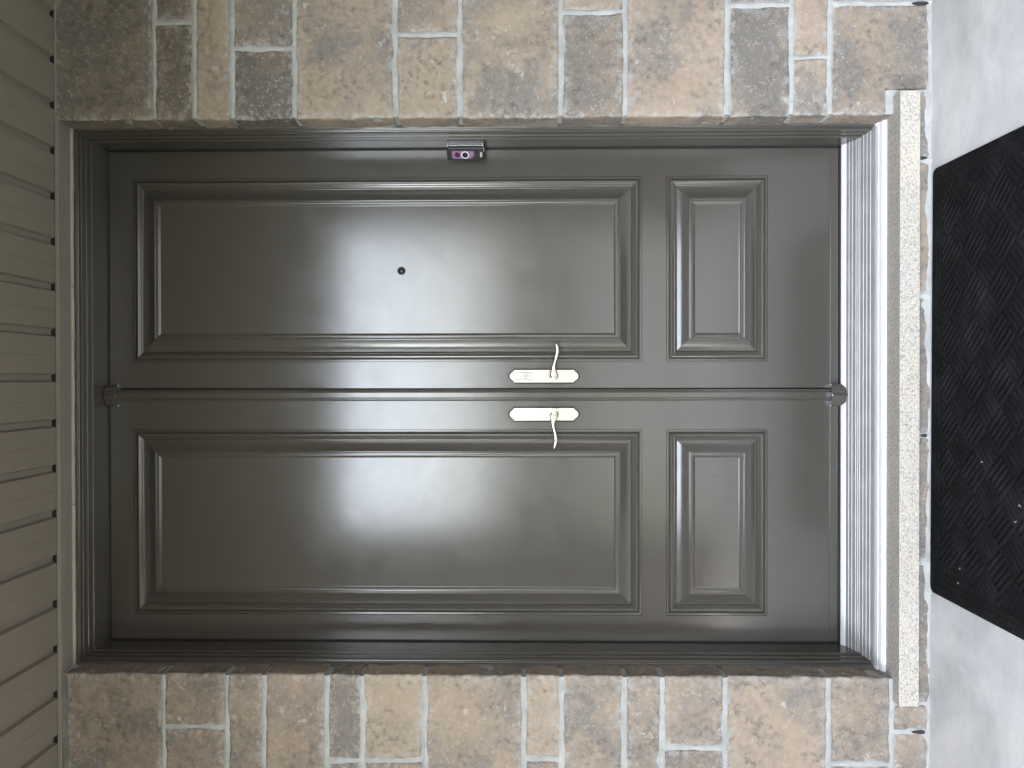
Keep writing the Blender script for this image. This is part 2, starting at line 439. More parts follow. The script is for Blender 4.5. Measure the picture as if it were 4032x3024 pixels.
# tone = (greyness, darkness, pinkness)
def rows_right():
    e = [222, 604, 763, 911, 1158, 1556, 1810, 2208, 2463, 2866, 3119, 3270, 3672]
    T = [[(.62, .55, .3), None], [(.62, .75, .4), (.75, .85, .3), 87], [(.22, .25, .1)], [(.62, .45, .2), (.95, .78, .2), 188],
         [(.30, .22, .2)], [(.35, .3, .8), (.22, .22, .6), 134], [(.55, .2, .2)], [(.3, .25, .5), (.72, .4, .7), 45],
         [(.20, .12, .5)], [(.3, .3, .5), (.82, .42, .1), 16], [(.22, .12, .5), (.36, .2, .6), 224], [(.5, .3, .3), (.60, .38, .35), 10]]
    return e, T
def rows_left():
    e = [250, 642, 891, 1038, 1285, 1425, 1672, 2063, 2212, 2460, 2607, 2857, 3265, 3512, 3672]
    T = [[(.45, .42, .3)], [(.55, .5, .6), (.45, .45, .9), 2863], [(.45, .35, .5)], [(.5, .32, .7)], [(.66, .4, .5), (.6, .4, .4), 2996], [(.12, .12, .3), (.5, .4, .4), 2996],
         [(.38, .25, .3)], [(.15, .1, .3), (.6, .3, .3), 2990], [(.5, .22, .45)], [(.52, .28, .5)], [(.52, .24, .7), (.6, .3, .6), 2946],
         [(.32, .18, .3)], [(.62, .32, .5), (.4, .3, .4), 3012], [(.62, .32, .2), (.35, .25, .8), 2882]]
    return e, T
def z_of(u, left):
    return Z(u, YF, 2850 if left else 230)
XR, XL = 2.10, -2.40
seed = 1
for left, (edges, T) in ((False, rows_right()), (True, rows_left())):
    zs = [z_of(u, left) for u in edges]
    zs[0] = SOF+0.004 if not left else zs[0]; zs[-1] = FLOOR-0.004
    lim = XL if left else XR
    sgn = -1 if left else 1
    for r, t in enumerate(T):
        z1, z0 = zs[r], zs[r+1]
        tones = [c for c in t if isinstance(c, tuple)]
        split = [c for c in t if isinstance(c, (int, float))]
        um = (edges[r]+edges[r+1])/2
        start = sgn*OPEN
        if left and r == 13: start = X(2772, YF, um)
        cuts = [start]
        if split:
            cuts.append(X(split[0], YF, um)); segs.append(('v', cuts[-1], z0, z1))
        # carry on past the edge of the picture
        x = cuts[-1]
        inner = tones[-1] if not left else tones[0]; outer = tones[0] if not left else (tones[1] if len(tones) > 1 else None)
        lens = []
        while True:
            hgt = z1-z0
            step = rng.uniform(0.28, 0.62) if hgt > 0.16 else rng.uniform(0.25, 0.48)
            if len(cuts) == 1: step = rng.uniform(0.47, 0.62)
            x = x+sgn*step
            if abs(lim-x) < 0.2 or (x-lim)*sgn > 0: x = lim
            cuts.append(x)
            if x == lim: break
            segs.append(('v', x, z0, z1))
        for i in range(len(cuts)-1):
            a, b = cuts[i], cuts[i+1]
            if i == 0: tone = inner
            elif i == 1 and split: tone = outer
            else: tone = (rng.uniform(.1, .85), rng.uniform(.1, .5), rng.uniform(0, .8))
            ga = 0.0 if i == 0 and not (left and r == 13) else G*sgn
            gb = G*sgn
            x0, x1 = sorted((a+ga, b-gb))
            seen = min(abs(x0), abs(x1)) < 1.2
            kw = {}
            if not left and r == 11 and i == 0: kw['notch'] = (OPEN-0.01, X(352, YF, 3550), -1, Z(3487, YF, 400))
            if left and r == 12 and i == 0: pass
            def pp(u, v): p = PY(u, v, YF); return (float(p[0]), float(p[2]))
            if left and r == 5 and i == 0:
                kw['crack'] = [[pp(1440, 2846), pp(1478, 2836), pp(1487, 2854), pp(1563, 2830), pp(1658, 2862)], [pp(1440, 2705), pp(1480, 2740)]]
            if not left and r == 2: kw['crack'] = [[pp(775, 155), pp(812, 100), pp(830, 0), pp(840, -60)], [pp(835, 452), pp(895, 418)]]
            if not left and r == 4: kw['crack'] = [[pp(1180, 55), pp(1250, 62), pp(1285, 30), pp(1290, -40)]]
            if not left and r == 9 and i == 0: kw['crack'] = [[pp(3028, 345), pp(3033, 425)]]
            stone(x0, x1, z0+G, z1-(G if not (r == 0 and not left) else 0), tone, seed, 0.0072 if seen else 0.02, **kw)
            seed += 1
        if r > 0: segs.append(('h', z1, *sorted((sgn*OPEN, lim))))
# low course under the granite sill
zc = Z(3622, -0.275)
cuts = [X(345, YF, 3645), X(631, YF, 3645), X(1161, YF, 3645), X(1715, YF, 3645), X(2214, YF, 3645), X(2776, YF, 3645)]
for i in range(5):
    x1, x0 = cuts[i]-G, cuts[i+1]+G
    stone(x0, x1, FLOOR-0.02, zc+0.006, [(.85, .4, .3), (.5, .3, .3), (.85, .4, .2), (.85, .45, .2), (.9, .5, .2)][i], 200+i, 0.0072)
    if i: segs.append(('v', cuts[i], FLOOR-.02, zc))
# mortar: one relief sheet for each side, one under the sill, with the tooled bead along the joints
def mortar_sheet(x0, x1, z0, z1, cell, name='mortar'):
    gx = np.linspace(x0, x1, max(2, int((x1-x0)/cell))); gz = np.linspace(z0, z1, max(2, int((z1-z0)/cell)))
    XX, ZZ = np.meshgrid(gx, gz, indexing='ij')
    d = np.full(XX.shape, 9.0)
    for s in segs:
        if s[0] == 'h': q = np.hypot(ZZ-s[1]-0.002*noise(XX*20, 0.3, s[1]*50, 2), np.maximum(0, np.maximum(s[2]-XX, XX-s[3])))
        else: q = np.hypot(XX-s[1]-0.002*noise(ZZ*20, 0.7, s[1]*50, 2), np.maximum(0, np.maximum(s[2]-ZZ, ZZ-s[3])))
        d = np.minimum(d, q)
    wv = 0.0105+0.003*noise(XX*25, ZZ*25, 0, 33)
    y = -0.2282-0.0062*np.clip(1-(d/wv)**2, 0, 1)-0.0010*fbm(XX*45, ZZ*45, 0, 31, 3)-0.0012*noise(XX*12, ZZ*12, 0, 35)
    y = y+0.014*np.clip((d-0.017)/0.012, 0, 1)*(ZZ > FLOOR+0.04)*(np.abs(XX) > OPEN+0.14)+0.014*np.clip((d-0.017)/0.012, 0, 1)*(ZZ > FLOOR+0.16)*(np.abs(XX) > OPEN+0.012)*(np.abs(XX) <= OPEN+0.14)
    y = y-0.015*np.exp(-(np.clip(ZZ-FLOOR, 0, 9)/(0.011+0.005*noise(XX*9, 0.6, 0, 38)))**2)*(0.8+0.35*noise(XX*14, 0.2, 0, 37))
    A = np.stack([XX, y, ZZ], -1)
    return ribbon(name, A, MORTAR, SW)
mortar_sheet(OPEN+0.003, 1.35, FLOOR-0.03, SOF+0.004, 0.0045)
mortar_sheet(1.35, XR, FLOOR-0.03, SOF+0.004, 0.012)
mortar_sheet(-1.30, -OPEN-0.003, FLOOR-0.03, SOF+0.004, 0.0045)
mortar_sheet(XL, -1.30, FLOOR-0.03, SOF+0.004, 0.012)
mortar_sheet(-OPEN-0.003, OPEN+0.003, FLOOR-0.03, zc+0.004, 0.0045)
# mortar seen in the reveals
for s in (1, -1):
    zz = np.linspace(0.10, SOF, 500); yy = np.linspace(-0.2285, -0.115, 8)
    YY, ZZ = np.meshgrid(yy, zz, indexing='ij')
    XX = s*(OPEN+0.0035+0.0016*fbm(YY*40, ZZ*40, 0, 41, 3))
    ribbon('mortar', np.stack([XX, YY, ZZ], -1), MORTAR, SW)
# weep slots in the bottom joints
VENT = mat_plain('dark_weep_slot', (0.03, 0.029, 0.028), 0.8)
for v, u0, u1 in ((14, 3590, 3662), (623, 3600, 3652), (1715, 3624, 3658), (2882, 3588, 3662)):
    a, b = PY(u0, v, YF), PY(u1, v, YF)
    bm = bmesh.new(); w = 0.0048
    add_prism(bm, [(w*math.cos(t), (a[2]+b[2])/2+(0.0+(abs(a[2]-b[2])/2))*math.sin(t)*(1-0.15*abs(math.cos(t)))) for t in np.linspace(0, 2*math.pi, 17)[:-1]],
              lambda p, q: (a[0]+p[0], q, p[1]), YF-0.0035, YF+0.03)
    from_bm('weep_slot', bm, VENT, SW)

# ------------------------------------------------------------------ granite sill
gx1, gx0 = X(356, -0.275, 3580), X(2783, -0.275, 3580)
gz1, gz0 = Z(3543, -0.275), Z(3622, -0.275)
bm = bmesh.new(); add_box(bm, gx0, gx1, -0.275, -0.13, gz0, gz1, 0.0018, 2)
gs = from_bm('granite_sill', bm, GRANITE, None, 0)
tag(gs, 'long beige speckled granite slab under the aluminium threshold', 'sill', kind='thing')

# ------------------------------------------------------------------ threshold
NOSE = mat_plain('pale_anodised_nosing', (0.80, 0.80, 0.82), 0.45, metal=0.15, var=0.04, vscale=14)
TH = thing('threshold', (0, -0.09, 0.12), 'ribbed silver aluminium threshold below the double door', 'threshold')
def extrude_x(name, prof, x0, x1, mat, parent, n=1):
    """prof: (y, z) polyline"""
    xs = np.linspace(x0, x1, n+1)
    rows = [[(x, y, z) for (y, z) in prof] for x in xs]
    o = ribbon(name, rows, mat, parent, False); return o
def zt(u, y): return Z(u, y, 1560)
ya, yb = -0.030, -0.150
za, zb = zt(3330, ya), zt(3443, yb)
prof = [(ya, za)]
for u in (3343, 3356, 3371, 3379, 3386, 3400, 3413, 3427):
    t = (u-3330)/(3443-3330.0)
    y, z = ya+(yb-ya)*t, za+(zb-za)*t
    prof += [(y+0.0012, z+0.0004), (y+0.0006, z+0.0016), (y-0.0006, z+0.0015), (y-0.0012, z-0.0004)]
prof += [(yb, zb), (yb-0.001, zb-0.05)]
extrude_x('ribbed_ramp', prof, -OPEN+0.004, OPEN-0.004, ALU, TH)
z0 = zt(3312, -0.012)
extrude_x('back_strip', [(-0.0105, z0-0.02), (-0.0115, z0+0.001), (-0.014, z0+0.0028), (-0.019, z0+0.0026), (-0.024, z0-0.001), (-0.027, za+0.0035), (-0.0295, za+0.0025), (-0.0315, za-0.004)],
          -DW-0.001, DW+0.001, NOSE, TH)
zn = zt(3489, -0.190); zm = zt(3450, -0.1525)
extrude_x('nosing', [(-0.1512, zm-0.01), (-0.1514, zm+0.0015), (-0.154, zm+0.003), (-0.166, zm+0.0005), (-0.1675, zm-0.0028), (-0.1690, zm-0.0028), (-0.1702, zm+0.0002), (-0.182, zm-0.004), (-0.187, zm-0.0085), (-0.189, zn+0.002), (-0.189, gz1-0.01)],
          -OPEN+0.0035, OPEN-0.0035, NOSE, TH)
for s in (1, -1):        # blobs of white sealant at the nosing ends
    V, Fq = [], []
    bm = bmesh.new()
    for k in range(6):
        bmesh.ops.create_icosphere(bm, subdivisions=2, radius=0.0065+0.0015*math.sin(k*2.1), matrix=Matrix.Translation((s*(OPEN-0.003), -0.1535-k*0.0065, zm+0.001-k*0.0028)) @ Matrix.Diagonal((0.8, 1, 0.75, 1)))
    from_bm('sealant_bead', bm, mat_plain('white_sealant', (0.72, 0.72, 0.74), 0.4), TH, 80)

# ------------------------------------------------------------------ door frame
FR = thing('door_frame', (0, -0.07, 0.12), 'dark taupe painted frame with stepped moulding around the double door', 'door frame')
fp = [(-0.016, 0.030), (-0.016, 0.0225), (0.0012, 0.0225), (0.0012, -0.0945), (0.0018, -0.0965), (0.0026, -0.0972), (0.0056, -0.0972), (0.0060, -0.0985), (0.0060, -0.1180), (0.0066, -0.1197), (0.0074, -0.1203), (0.0098, -0.1203),
      (0.0102, -0.1216), (0.0102, -0.1395), (0.0108, -0.1412), (0.0116, -0.1420), (0.0142, -0.1420), (0.0146, -0.1390), (0.0162, -0.1385), (0.0176, -0.1388), (0.0180, -0.1440), (0.0186, -0.1456), (0.0200, -0.1462), (0.0216, -0.1456), (0.0222, -0.1448),
      (0.0232, -0.1462), (0.0244, -0.1470), (0.0300, -0.1470), (0.0390, -0.1470), (0.040, -0.1)]
def frame_seg(name, a, b):
    rows = []
    for (u, y) in fp: rows.append([a(u, y), b(u, y)])
    return ribbon(name, rows, PAINT, FR, False)
zfb = 0.10
frame_seg('side_jamb', lambda u, y: (DW+u, y, zfb), lambda u, y: (DW+u, y, ZT+u))
frame_seg('head_jamb', lambda u, y: (DW+u, y, ZT+u), lambda u, y: (-DW-u, y, ZT+u))
frame_seg('side_jamb', lambda u, y: (-DW-u, y, ZT+u), lambda u, y: (-DW-u, y, zfb))
for s in (1, -1):        # wavy bead of caulk where frame meets stone
    zz = np.linspace(0.15, ZT+0.03, 620); t = np.linspace(0, 1, 9)
    TT, ZZ = np.meshgrid(t, zz, indexing='ij')
    # bulges sink into the mortar joints
    jz = [q[1] for q in segs if q[0] == 'h' and (q[2] > 0) == (s > 0)]
    blg = sum(np.exp(-((ZZ-j)/0.011)**2) for j in jz)
    XX = s*(DW+0.0245+TT*0.019+0.0015*noise(ZZ*18, 0, s, 51)*(1-TT))
    YYc = -0.1475-0.0042*np.sin(np.pi*np.clip(TT*1.05, 0, 1))*(1+0.35*noise(ZZ*30, 0.4, s, 52))-0.010*TT**2-(0.010*blg+0.003*fbm(ZZ*14, 0.1, s, 53, 3))*TT
    ribbon('caulk', np.stack([XX, YYc, ZZ], -1), CAULK, FR)
# nail head marks on the left jamb
bm = bmesh.new(); add_cyl(bm, (-DW-0.0005, -0.082, Z(1617, -0.08, 2555)), (1, 0, 0), 0.0018, 0.0018, 0.0009, 10)
from_bm('nail_mark', bm, SHADE_MARK, FR)

# ------------------------------------------------------------------ doors
PR = [(0, 0), (0.7, -3.2), (2.0, -3.2), (2.9, 0.6), (8, 1.0), (8.6, -0.8), (9.8, -0.2), (13, 3.0), (16, 5.6), (18.5, 6.6), (20, 6.4), (24, 4.6), (28, 1.8), (28.8, -0.6), (30, -0.2), (33, -2.0), (36, -5.4), (37, -8.2), (38.6, -8.4),
      (40, -7.6), (46, -6.4), (52, -4.6), (58, -2.2), (64, 0.6), (70, 3.6), (75.5, 6.4), (76.3, 7.4), (78.6, 7.6), (79.4, 9.0), (81.5, 9.6), (83.4, 9.0), (84.2, 7.6), (86, 7.9), (87.6, 8.0), (88.4, 6.9), (90.5, 6.6), (95, 4.4), (98, 3.2), (99, 3.0)]
def panel(name, x0, x1, z0, z1, parent):
    V, Fc = [], []
    wx = 0.0955/0.099; 
    for (d, h) in PR:
        d = d*0.001*wx; h = h*0.001
        V += [(x0+d, -h, z0+d), (x1-d, -h, z0+d), (x1-d, -h, z1-d), (x0+d, -h, z1-d)]
    n = len(PR)
    for i in range(n-1):
        for k in range(4):
            a, b = 4*i+k, 4*i+(k+1) % 4
            Fc.append((a, b, b+4, a+4))
    e = 4*(n-1); Fc.append((e, e+1, e+2, e+3))
    o = pyd(name, V, Fc, PAINT, parent); smooth_by_angle(o, 14)
    bm = bmesh.new(); bm.from_mesh(o.data); bm.faces.ensure_lookup_table()
    fld = max(bm.faces, key=lambda f: f.calc_area()); fld.smooth = False
    for e in fld.edges: e.smooth = False
    bm.to_mesh(o.data); bm.free()
    return o
def slab(x0, x1, z0, z1, holes, parent):
    bx = sorted({x0, x1, holes[0][0], holes[0][1]}); bz = sorted({z0, z1, *[h[2] for h in holes], *[h[3] for h in holes]})
    V, Fc = [], []
    def q(p): V.append(p); return len(V)-1
    ix = {(i, j): q((x, 0.0, z)) for i, x in enumerate(bx) for j, z in enumerate(bz)}
    for i in range(len(bx)-1):
        for j in range(len(bz)-1):
            xm, zm_ = (bx[i]+bx[i+1])/2, (bz[j]+bz[j+1])/2
            if any(h[0] < xm < h[1] and h[2] < zm_ < h[3] for h in holes): continue
            Fc.append((ix[i, j], ix[i+1, j], ix[i+1, j+1], ix[i, j+1]))
    c = [q(p) for p in ((x0, 0.0005, z0), (x1, 0.0005, z0), (x1, 0.0005, z1), (x0, 0.0005, z1), (x0, .044, z0), (x1, .044, z0), (x1, .044, z1), (x0, .044, z1))]
    for k in range(4): Fc.append((c[k], c[4+k], c[4+(k+1) % 4], c[(k+1) % 4]))
    Fc.append((c[7], c[6], c[5], c[4]))
    return pyd('slab', V, Fc, PAINT, parent)
PUz0, PUz1 = Z(2528, 0), Z(526, 0); PLz0, PLz1 = Z(3022, 0), Z(2622, 0)
xm_r, xm_l = X(1529.5, 0), X(1534, 0)
def make_door(xa, xb, pa, pb, label):
    D = thing('front_door', ((xa+xb)/2, 0.022, ZB), label, 'door', 'leaves of the double front door')
    slab(xa, xb, ZB+0.004, ZT-0.0042, [(pa, pb, PUz0, PUz1), (pa, pb, PLz0, PLz1)], D)
    panel('upper_panel', pa, pb, PUz0, PUz1, D); panel('lower_panel', pa, pb, PLz0, PLz1, D)
    zs_ = Z(3267, 0)
    box('bottom_cap', xa+0.001, xb-0.001, -0.0022, -0.0002, ZB+0.004, zs_, PAINT, D, 0.0008, 2)
    box('sweep_seal', xa, xb, -0.004, 0.03, ZB-0.012, ZB+0.0025, BLACK, D, 0.001)
    return D
DR = make_door(xm_r+0.0012, DW-0.0042, X(1425, 0), X(697, 0), 'right dark taupe door leaf with the peephole and keyed lever handle')
DL = make_door(-DW+0.0042, xm_l, X(2421, 0), X(1690, 0), 'left dark taupe door leaf with plain unkeyed lever handle and centre astragal')
# black gasket behind the joints
box('weatherstrip', DW-0.010, DW+0.001, 0.006, 0.022, ZB, ZT, BLACK, FR)
box('weatherstrip', -DW-0.001, -DW+0.010, 0.006, 0.022, ZB, ZT, BLACK, FR)
box('weatherstrip', -DW-0.001, DW+0.001, 0.006, 0.022, ZT-0.010, ZT+0.001, BLACK, FR)
# back of the entry, closes the joints against daylight
box('door_stop', -DW-0.02, DW+0.02, 0.046, 0.06, 0.10, ZT+0.02, BLACK, FR)

# astragal on the left leaf
xa0, xa1 = X(1579, -0.010), X(1533, -0.010)
AW = xa1-xa0
ap = [(0, 0.0), (0, -0.0035), (0.0008, -0.0050), (0.0030, -0.0055), (0.0045, -0.0050), (0.0052, -0.0040), (0.0062, -0.0040), (0.0070, -0.0060), (0.0085, -0.0066), (0.0100, -0.0060), (0.0108, -0.0068), (0.0120, -0.0080),
      (0.0280, -0.0095), (0.0292, -0.0092), (0.0298, -0.0066), (0.0312, -0.0062), (0.0325, -0.0080), (0.0345, -0.0085), (0.0352, -0.0060), (0.0364, -0.0075), (0.0385, -0.0080), (0.0392, -0.0070), (0.0392, 0.010)]
k = AW/0.0392
zA0, zA1 = Z(3290, -0.01), Z(440, -0.01)
rows = [[(xa0+a*k, y, zA0), (xa0+a*k, y, zA1)] for (a, y) in ap]
AS = ribbon('astragal', rows, PAINT, DL, False); smooth_by_angle(AS, 12)
def end_cap(u0, u1, name):
    z1, z0 = Z(u0, -0.03), Z(u1, -0.03)
    c = X(1556, -0.028); w = (X(1512, -0.028)-X(1598, -0.028))/2
    out = [(w, 0.0)]
    for t in np.linspace(0.02, math.pi-0.02, 49):
        # three raised flutes on a bowed front
        y = -0.010-0.026*math.sin(t)**0.8
        a = math.degrees(t)
        for m_, s_ in ((12, 5), (90, 6), (168, 5)): y -= 0.0045*math.exp(-((a-m_)/s_)**2)
        for m_ in (58, 122): y += 0.0015*math.exp(-((a-m_)/5)**2)
        out.append((w*math.cos(t), y))
    out.append((-w, 0.0))
    bm = bmesh.new(); add_prism(bm, out, lambda p, a: (c+p[0], p[1], a), z0, z1)
    o = from_bm(name, bm, PAINT, AS, 25)
    top = (u0 < 1000)
    zs_ = z1+0.0003 if not top else z0-0.0003
    for m_ in (12, 90, 168):
        t = math.radians(m_); y = -0.010-0.026*math.sin(t)**0.8-0.0005
        bm = bmesh.new(); bmesh.ops.create_uvsphere(bm, u_segments=10, v_segments=8, radius=0.0028, matrix=Matrix.Translation((c+w*0.97*math.cos(t), y-0.001, zs_)))
        from_bm('screw', bm, STEEL, AS, 60)
end_cap(3276, 3352, 'end_cap'); end_cap(414, 458, 'end_cap')

# lever handles
def plate_outline(v0, v1, u0, u1, y, grow=0.0):
    """fancy long plate with ogee ends; world x,z"""
    x1, x0 = X(v0, y, 2140)+grow, X(v1, y, 2140)-grow
    zt_, zb_ = Z(u0, y)+grow, Z(u1, y)-grow
    c = (x0+x1)/2; w = (x1-x0)/2; E = 0.0185; L = []
    rounded = [(0.0, 0.0), (0.0004, 0.14), (0.0014, 0.27), (0.0030, 0.39), (0.0052, 0.49), (0.0078, 0.565), (0.0104, 0.62), (0.0128, 0.665), (0.0146, 0.72), (0.0158, 0.80), (0.0165, 0.90), (0.0168, 1.0)]
    for d, f in rounded: L.append((c+f*w, zt_-d))
    for d, f in rounded[::-1]: L.append((c+f*w, zb_+d))
    for d, f in rounded[1:]: L.append((c-f*w, zb_+d))
    for d, f in rounded[::-1][:-1]: L.append((c-f*w, zt_-d))
    return L
def handle(D, v0, v1, keyed, pts, tilt=0.0):
    out = plate_outline(v0, v1, 2005.5, 2279, -0.006)
    bm = bmesh.new()
    add_prism(bm, out, lambda p, a: (p[0], a, p[1]), -0.0058, -0.002)
    big = [f for f in bm.faces if len(f.verts) > 6]
    front = min(big, key=lambda f: f.calc_center_median().y)
    bmesh.ops.bevel(bm, geom=list(front.edges), offset=0.0011, segments=2, profile=0.5, affect='EDGES')
    P = from_bm('handle_plate', bm, NICKEL, D, 0)
    if tilt:
        P.rotation_euler = tilt
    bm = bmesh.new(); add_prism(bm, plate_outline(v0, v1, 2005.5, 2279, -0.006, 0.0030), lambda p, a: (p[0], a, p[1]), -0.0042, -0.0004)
    from_bm('plate_edge_shade', bm, SHADE_MARK, P)  # black rim stands in for the shade around the plate edge
    if keyed:
        y = -0.0064
        x1, x0 = X(1466, y, 2060), X(1495, y, 2060); zt_, zb_ = Z(2032, y), Z(2093, y)
        xc = (x0+x1)/2; w = (x1-x0)/2; o = []
        for t in np.linspace(-1, 1, 9): o.append((xc+t*w, zt_-0.0022*t*t))
        for t in np.linspace(1, -1, 9): o.append((xc+t*w, zb_+0.0022*t*t))
        bm = bmesh.new(); add_prism(bm, o, lambda p, a: (p[0], a, p[1]), -0.0082, -0.0055)
        big = [f for f in bm.faces if len(f.verts) > 6]; front = min(big, key=lambda f: f.calc_center_median().y)
        bmesh.ops.bevel(bm, geom=list(front.edges), offset=0.0007, segments=2, profile=0.5, affect='EDGES')
        from_bm('lock_cover', bm, NICKEL, P, 0)
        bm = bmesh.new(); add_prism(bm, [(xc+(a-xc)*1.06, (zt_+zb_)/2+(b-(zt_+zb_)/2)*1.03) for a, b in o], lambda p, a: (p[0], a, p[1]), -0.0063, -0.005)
        from_bm('lock_shadow_ring', bm, SHADE_MARK, P)
        lc = PY(2071, 1481, -0.009)
        bm = bmesh.new(); add_cyl(bm, (lc[0], -0.0081, lc[2]), (0, -1, 0), 0.0086, 0.0086, 0.0004, 28)
        from_bm('cylinder_ring', bm, SHADE_MARK, P)
        bm = bmesh.new(); add_cyl(bm, (lc[0], -0.0082, lc[2]), (0, -1, 0), 0.0079, 0.0075, 0.0013, 28)
        from_bm('lock_cylinder', bm, STEEL, P)
        bm = bmesh.new(); add_box(bm, lc[0]-0.0008, lc[0]+0.0008, -0.0099, -0.009, lc[2]-0.006, lc[2]+0.0016)
        add_cyl(bm, (lc[0], -0.009, lc[2]), (0, -1, 0), 0.0016, 0.0016, 0.0009, 10)
        from_bm('keyhole', bm, BLACK, P)
    # lever: swept, flattened, S shaped
    hub = PY(pts[0][0], pts[0][1], -0.03)
    bm = bmesh.new(); add_cyl(bm, (hub[0], -0.0055, hub[2]), (0, -1, 0), 0.0105, 0.0095, 0.034, 28)
    from_bm('lever_neck', bm, NICKEL, P, 40)
    PX = np.array(pts, float); s = np.linspace(0, len(PX)-1, 46)
    def cr(col):
        a = PX[:, col]; r = []
        for t in s:
            i = min(int(t), len(a)-2); f_ = t-i
            p0, p1, p2, p3 = a[max(i-1, 0)], a[i], a[i+1], a[min(i+2, len(a)-1)]
            r.append(0.5*((2*p1)+(-p0+p2)*f_+(2*p0-5*p1+4*p2-p3)*f_*f_+(-p0+3*p1-3*p2+p3)*f_**3))
        return np.array(r)
    U, Vv, Wd = cr(0), cr(1), cr(2)
    rowsl = []
    for i in range(len(s)):
        t = i/(len(s)-1)
        yc = -0.044+0.006*t
        c0 = PY(U[i], Vv[i], yc)
        j0, j1 = max(i-1, 0), min(i+1, len(s)-1)
        a, b = PY(U[j0], Vv[j0], yc), PY(U[j1], Vv[j1], yc)
        tx, tz = b[0]-a[0], b[2]-a[2]; l = math.hypot(tx, tz); nx, nz = -tz/l, tx/l
        r = Wd[i]/2*0.000835
        ty = 0.0052 if t < 0.2 else 0.0048-0.0012*t
        rowsl.append([(c0[0]+nx*r*math.copysign(abs(math.cos(q))**0.75, math.cos(q)), yc+ty*math.copysign(abs(math.sin(q))**0.75, math.sin(q)), c0[2]+nz*r*math.copysign(abs(math.cos(q))**0.75, math.cos(q))) for q in np.linspace(0, 2*math.pi, 21)])
    cen = np.mean(rowsl[-1], 0); rowsl.append([tuple(cen)]*21)
    cen = np.mean(rowsl[0], 0); rowsl.insert(0, [tuple(cen)]*21)
    ribbon('lever', rowsl, NICKEL, P, True)
def z5(x, y): return (1900+x*0.3014, 1300+y*0.3014)
def lv(L): return [(*z5(x, y), w*0.3014) for x, y, w in L]
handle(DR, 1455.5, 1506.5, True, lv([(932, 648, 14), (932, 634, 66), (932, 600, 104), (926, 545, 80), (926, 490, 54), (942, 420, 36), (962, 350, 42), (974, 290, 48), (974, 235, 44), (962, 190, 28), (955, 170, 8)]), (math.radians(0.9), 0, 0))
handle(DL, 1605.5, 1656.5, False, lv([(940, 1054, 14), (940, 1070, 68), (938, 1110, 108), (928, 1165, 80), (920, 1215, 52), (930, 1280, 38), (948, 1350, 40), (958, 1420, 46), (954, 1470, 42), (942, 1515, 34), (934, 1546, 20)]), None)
# peephole
pc = PY(1581, 1066.5, -0.003)
bm = bmesh.new(); out = [(0.0132, 0), (0.0136, -0.002), (0.0130, -0.0036), (0.0110, -0.0042), (0.0094, -0.0034), (0.0088, -0.0016), (0.0, -0.0014)]
ang = np.linspace(0, 2*math.pi, 33)
PHB = mat_plain('black_peephole_ring', (0.012, 0.012, 0.014), 0.25)
y0 = -0.003
PH = ribbon('peephole', [[(pc[0]+r*math.cos(a), y0+h, pc[2]+r*math.sin(a)) for a in ang] for r, h in out], PHB, DR)
bm = bmesh.new(); bmesh.ops.create_uvsphere(bm, u_segments=20, v_segments=12, radius=0.0070, matrix=Matrix.Translation((pc[0], y0-0.0005, pc[2])) @ Matrix.Diagonal((1, 0.75, 1, 1)))
LENS = mat_plain('dark_lens_glass', (0.02, 0.022, 0.025), 0.04, spec=1.0)
from_bm('lens', bm, LENS, PH, 80)

# ------------------------------------------------------------------ doorbell on its corner wedge, turned 45 degrees to the left
BX, BY = 0.7825, -0.0675
bz1, bz0 = Z(1759.5, -0.068, 600), Z(1904, -0.068, 600)
DB = thing('doorbell', (0.80, -0.06, bz0), 'slim black video doorbell with purple faceplate on the right door jamb', 'doorbell')
ROT = Matrix.Translation((BX, BY, 0)) @ Matrix.Rotation(-math.radians(45), 4, 'Z')
def lb(name, x0, x1, y0, y1, z0, z1, mat, bev=0.0, parent=None, seg=3):
    bm = bmesh.new(); add_box(bm, x0, x1, y0, y1, z0, z1, bev, seg, ROT)
    return from_bm(name, bm, mat, parent or DB, 12)
BODY = mat_plain('black_satin_plastic', (0.022, 0.020, 0.022), 0.35)
PURP = mat_plain('purple_film', (0.21, 0.145, 0.26), 0.3, var=0.06, vscale=30)
DKP = mat_plain('dark_plum_plastic', (0.035, 0.024, 0.040), 0.3)
MAG = mat_plain('maroon_camera_glass', (0.16, 0.02, 0.065), 0.12)
MAG2 = mat_plain('deep_maroon_glass', (0.075, 0.008, 0.03), 0.08)
WHITE = mat_plain('white_plastic', (0.75, 0.75, 0.76), 0.4)
CHROME = mat_plain('brushed_bracket', (0.75, 0.75, 0.78), 0.25, metal=0.9)
HW = 0.0235
body = lb('body', -HW, HW, 0.0, 0.020, bz0, bz1, BODY, 0.0045)
def cz(c): return Z(1660+c*0.1537, -0.07, 600)
def cx(c): return -HW+0.0020+(985-c)/(985-640.0)*(2*HW-0.004)     # picture row -> across the face
xa, xb = cx(937), cx(724)
fl = []
pl = [(xa, cz(787)), (xa, cz(1262)), (xa+0.0035, cz(1272)), (xa+0.0052, cz(1298)), (xa+0.0085, cz(1318)), (xa+0.011, cz(1340)), (xb, cz(1342)), (xb, cz(780))]  # stepped end copies the edge of a reflection, cut into the outline
bm = bmesh.new(); add_prism(bm, pl, lambda p, a: ROT @ Vector((p[0], a, p[1])), -0.0011, 0.001); from_bm('faceplate', bm, PURP, DB)
lb('lower_plate', xa, xb, -0.0006, 0.001, cz(1440), cz(1262), DKP)
lb('speaker_slot', xa+0.0005, xb, -0.0014, 0.0008, cz(1448), cz(1396), BLACK, 0.0003)
